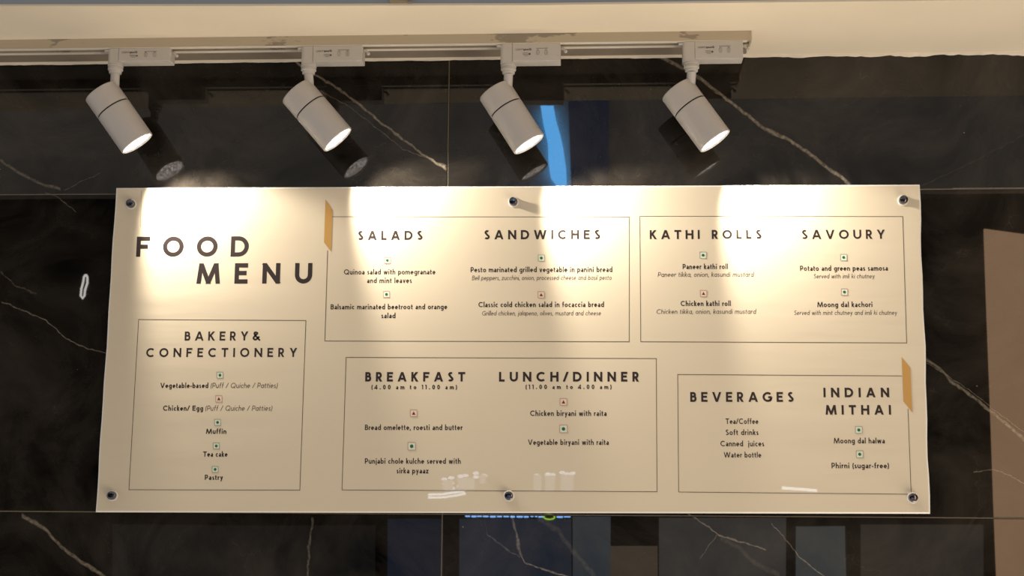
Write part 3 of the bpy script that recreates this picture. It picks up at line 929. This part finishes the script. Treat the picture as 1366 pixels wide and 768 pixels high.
    rel(obj('front_housing', bm, M['white'], smooth=True, autosmooth=35), ROOT)
    bm = bmesh.new()
    lathe(bm, [(rr - .0034, -.0002), (rr - .008, .0008), (rr - .014, .0010), (.004, .0014)], 48, None, cap0=False)
    ln = obj('lens', bm, M['lens'], smooth=True)
    ln.matrix_world = Matrix.Translation(Bc + axis * (hl - .0030)) @ qz
    ln.parent = ROOT; ln.matrix_parent_inverse = Matrix.Translation(-ROOT.location)
    # tiny print on the adapter
    bm = bmesh.new(); kx = (xb - xs)
    def pr_text(s, x, z, k, wt):
        gl, tot = layout(s, wt / 2, .16)
        for x0, st, lo, hi in gl:
            for line in st:
                for q in stroke_polys(line, wt / 2):
                    q = clip(q, lo, hi)
                    if q: bm.faces.new([bm.verts.new((x + (x0 + p.x) * k, yA0 - .0002, z + p.y * k)) for p in q])
        return x + tot * k
    ht = zt - zb
    x2 = pr_text('LIGHT', xs + kx * .07, zt - ht * .40, .0034, .16)
    pr_text('quarQ', x2 + .0006, zt - ht * .40, .0040, .30)
    for i_ in range(3):
        z_ = zt - ht * (.56 + .08 * i_)
        box(bm, xs + kx * (.22 + .03 * (i_ == 2)), xs + kx * .33, yA0 - .0003, yA0 - .0001, z_, z_ + .0005)
    box(bm, xs + kx * .34, xs + kx * .38, yA0 - .0003, yA0 - .0001, zt - ht * .66, zt - ht * .56)
    for cx_ in (.53, .70):
        c_ = (xs + kx * cx_, zt - ht * .52)
        for q in stroke_polys([(c_[0] + .0028 * math.cos(a), c_[1] + .0050 * math.sin(a)) for a in [math.radians(t) for t in range(-80, 261, 20)]], .00022):
            bm.faces.new([bm.verts.new((p.x, yA0 - .0002, p.y)) for p in q])
        box(bm, c_[0] - .0002, c_[0] + .0002, yA0 - .0003, yA0 - .0001, c_[1] - .004, c_[1] + .006)
    box(bm, xs + kx * .50, xs + kx * .74, yA0 - .0003, yA0 - .0001, zt - ht * .30, zt - ht * .28)
    rel(obj('printed_marking', bm, M['label']), ROOT)
    # the beam
    ld = bpy.data.lights.new('lamp_beam', 'SPOT')
    ld.energy = BEAM_W * (1.2 if 'MENU' in lab else 1.0); ld.color = (1.0, .89, .75); ld.shadow_soft_size = .012
    ld.spot_size = math.radians(84); ld.spot_blend = .5
    lo_b = bpy.data.objects.new('lamp_beam', ld); C.objects.link(lo_b)
    bd = (axis + Vector(beam)).normalized()
    lo_b.matrix_world = Matrix.Translation(Lc + axis * .004) @ (-bd).to_track_quat('Z', 'Y').to_matrix().to_4x4()
    lo_b.parent = ROOT; lo_b.matrix_parent_inverse = Matrix.Translation(-ROOT.location)
# ------------------------------------------------------------------ the far side of the hall (seen only as reflections in the marble and the sheet)
YH = 7.0
hallw = bmesh.new(); box(hallw, -7.5, 8.5, -YH - .30, -YH - .15, 0, 6.5)
hw_ = obj('wall_front', hallw, M['hall']); tag(hw_, 'dark shopfront wall on the far side of the hall', kind='structure')
hw_['label'] = 'dark shopfront wall on the far side of the hall'


def pane(name, px, col, st, depth=.03, yh=YH, label=None, cat=None, struct=True):
    P = [MIR(x, y, yh) for x, y in px]
    bm = bmesh.new(); prism(bm, [(p.x, p.z) for p in P], -yh - depth, -yh)
    o = obj(name, bm, emissive(name + '_glow', col, st))
    if struct: rel(o, hw_); o['label'] = label
    else: tag(o, label, cat)
    return o


pane('shop_window', [(517, 692), (590, 692), (590, 900), (517, 900)], (.25, .42, .85), .40, label='dim blue lit shop window')
pane('shop_window', [(612, 692), (762, 692), (762, 900), (612, 900)], (.50, .64, 1.0), .55, label='blue grey lit shop window')
pane('shop_window', [(764, 688), (815, 688), (815, 900), (764, 900)], (.72, .85, 1.0), .8, label='grey lit shop window')
pane('shop_window', [(880, 690), (1048, 690), (1048, 900), (880, 900)], (1, .95, .9), .60, label='neutral lit shop window')
pane('shop_window', [(815, 728), (878, 728), (878, 900), (815, 900)], (1, .72, .5), .9, label='warm lit doorway')
pane('shop_window', [(1062, 702), (1128, 702), (1132, 900), (1062, 900)], (.9, 1.0, 1.0), .85, label='pale lit shop window')
pane('shop_window', [(1150, 700), (1312, 700), (1312, 900), (1150, 900)], (1, .82, .68), .45, label='warm lit shop window')
pane('lit_wall_proxy', [(1313, 305), (1560, 340), (1560, 900), (1335, 900)], (1, .60, .34), 4.2, label='warm glowing panel standing in for a lit wall')  # light of the brown reflection put into this panel's own glow
pane('blue_haze', [(758, 128), (812, 126), (812, 300), (765, 300)], (.22, .34, .70), .50, label='dim glowing pane standing in for blue haze')  # blue haze beside the streak, put into a glowing pane
pane('blue_streak', [(721, 141), (738.5, 141), (742, 160), (748, 180), (752, 198), (756, 225), (757, 256), (747, 252), (735, 236), (732, 215), (731, 190), (725, 165)],
     (.12, .48, 1.0), 17.0, yh=YH - .05, label='narrow blue lit banner on the far side of the hall', cat='streak', struct=False)  # glowing shape cut to the blue streak mirrored in the marble; source unidentified
sign = empty('shop_sign', MIR(690, 688, YH - .4)); tag(sign, 'row of small blue lights over the far shopfront with a green ring', 'sign')
SM = emissive('blue_sign_light', (.25, .5, 1.0), 22.0); SW = emissive('white_sign_light', (.75, .82, 1.0), 6.0); SG = emissive('green_sign_light', (.5, .9, .08), 12.0)
pl = [MIR(x, y, YH + .02) for x, y in [(-300, 262), (1700, 262)]]
bm = bmesh.new(); box(bm, pl[0].x, pl[1].x, -YH - .149, -YH - .02, pl[0].z, 6.4)
uw = rel(obj('upper_wall', bm, simple('pale_hall_paint', (.86, .83, .80), .8)), hw_); uw['label'] = 'pale upper band of the far hall wall'
pane('shop_window', [(150, 700), (500, 700), (500, 900), (150, 900)], (1, 1, 1), .08, label='faint glowing pane added for the marble reflection')  # faint glow added to lift the marble's lower left
x = 620
while x < 756:
    wd = random.uniform(3, 9)
    if not (725 < x + wd / 2 < 742):
        bm = bmesh.new(); a = MIR(x, 688, YH - .4); b_ = MIR(x + wd, 688, YH - .4)
        hh = random.uniform(.005, .010)
        box(bm, min(a.x, b_.x), max(a.x, b_.x), a.y - .02, a.y, a.z - hh, a.z + hh, .002)
        rel(obj('sign_light', bm, SM), sign)
    x += wd + random.uniform(1, 3)
bm = bmesh.new(); c = MIR(733, 689, YH - .4)
tube(bm, [(c.x + .034 * math.cos(t), c.y, c.z + .015 * math.sin(t)) for t in [2 * PI * i / 20 for i in range(20)]] + [(c.x + .034, c.y, c.z)], .005, 8)
rel(obj('green_ring', bm, SG), sign)
# lights mirrored in the sheet itself (its front stands 30 mm off the wall)


def MIRB(px, py, yb):
    p = W(px, py, YB + (yb + YB)); return Vector((p.x, -yb, p.z))


disp = empty('display_lights', MIRB(680, 640, YH - .6)); tag(disp, 'rows of small lilac lamps in a far display window', 'display lights')
for (px, py) in [(593, 639), (602, 637), (614, 635), (621, 634), (635, 631), (646, 634), (594, 645), (602, 644), (614, 641), (635, 636), (594, 650), (613, 648), (603, 651), (716, 634), (731, 632), (737, 633), (750, 630), (757, 632), (764, 631), (731, 635), (737, 637)]:
    a = MIRB(px, py, YH - .6); bm = bmesh.new()
    bmesh.ops.create_uvsphere(bm, u_segments=10, v_segments=6, radius=.013, matrix=Matrix.Translation(a) @ Matrix.Diagonal((1.5, 1, .8, 1)))
    rel(obj('lamp', bm, SW), disp)
for (x0, x1, y0, y1) in [(591, 604, 640, 655), (611, 633, 637, 652), (640, 648, 633, 645), (712, 722, 633, 655), (728, 740, 634, 655), (748, 765, 633, 655)]:
    a = MIRB(x0, y0, YH - .62); b_ = MIRB(x1, y1, YH - .62); bm = bmesh.new()
    box(bm, min(a.x, b_.x), max(a.x, b_.x), a.y - .01, a.y, min(a.z, b_.z), max(a.z, b_.z))
    rel(obj('lit_shelf', bm, emissive('lilac_glow', (.7, .75, 1.0), 1.6)), disp)
TB = emissive('tube_light_white', (.8, .92, 1.0), 8.0)
for i_, pts_ in enumerate([[(571, 659.5), (590, 659), (610, 656), (620, 655)], [(571, 663.5), (592, 663), (612, 660), (621, 658)]]):
    bm = bmesh.new(); tube(bm, [MIRB(x, y, YH - .8 - .12 * i_) for x, y in pts_], .0065, 8)
    tag(obj('tube_light', bm, TB), ['upper of two curved white tube lights across the hall', 'lower of two curved white tube lights across the hall'][i_], 'tube light')
bm = bmesh.new(); tube(bm, [MIRB(x, y, YH - .8) for x, y in [(1043, 650.5), (1090, 654)]], .0085, 8)
tag(obj('tube_light', bm, TB), 'single straight white tube light across the hall', 'tube light')
bm = bmesh.new(); q = [MIR(x, y, YH - .3) for x, y in [(114.5, 366), (116.5, 369), (116.5, 377), (113.5, 386), (112.5, 394), (110, 397.5), (107.7, 394), (108.5, 385), (111, 376), (112, 369), (114.5, 366)]]
tube(bm, q, .0075, 8)
tag(obj('wall_lamp', bm, emissive('lamp_white', (1, .96, .88), 11.0)), 'slim white glowing loop lamp across the hall', 'lamp')
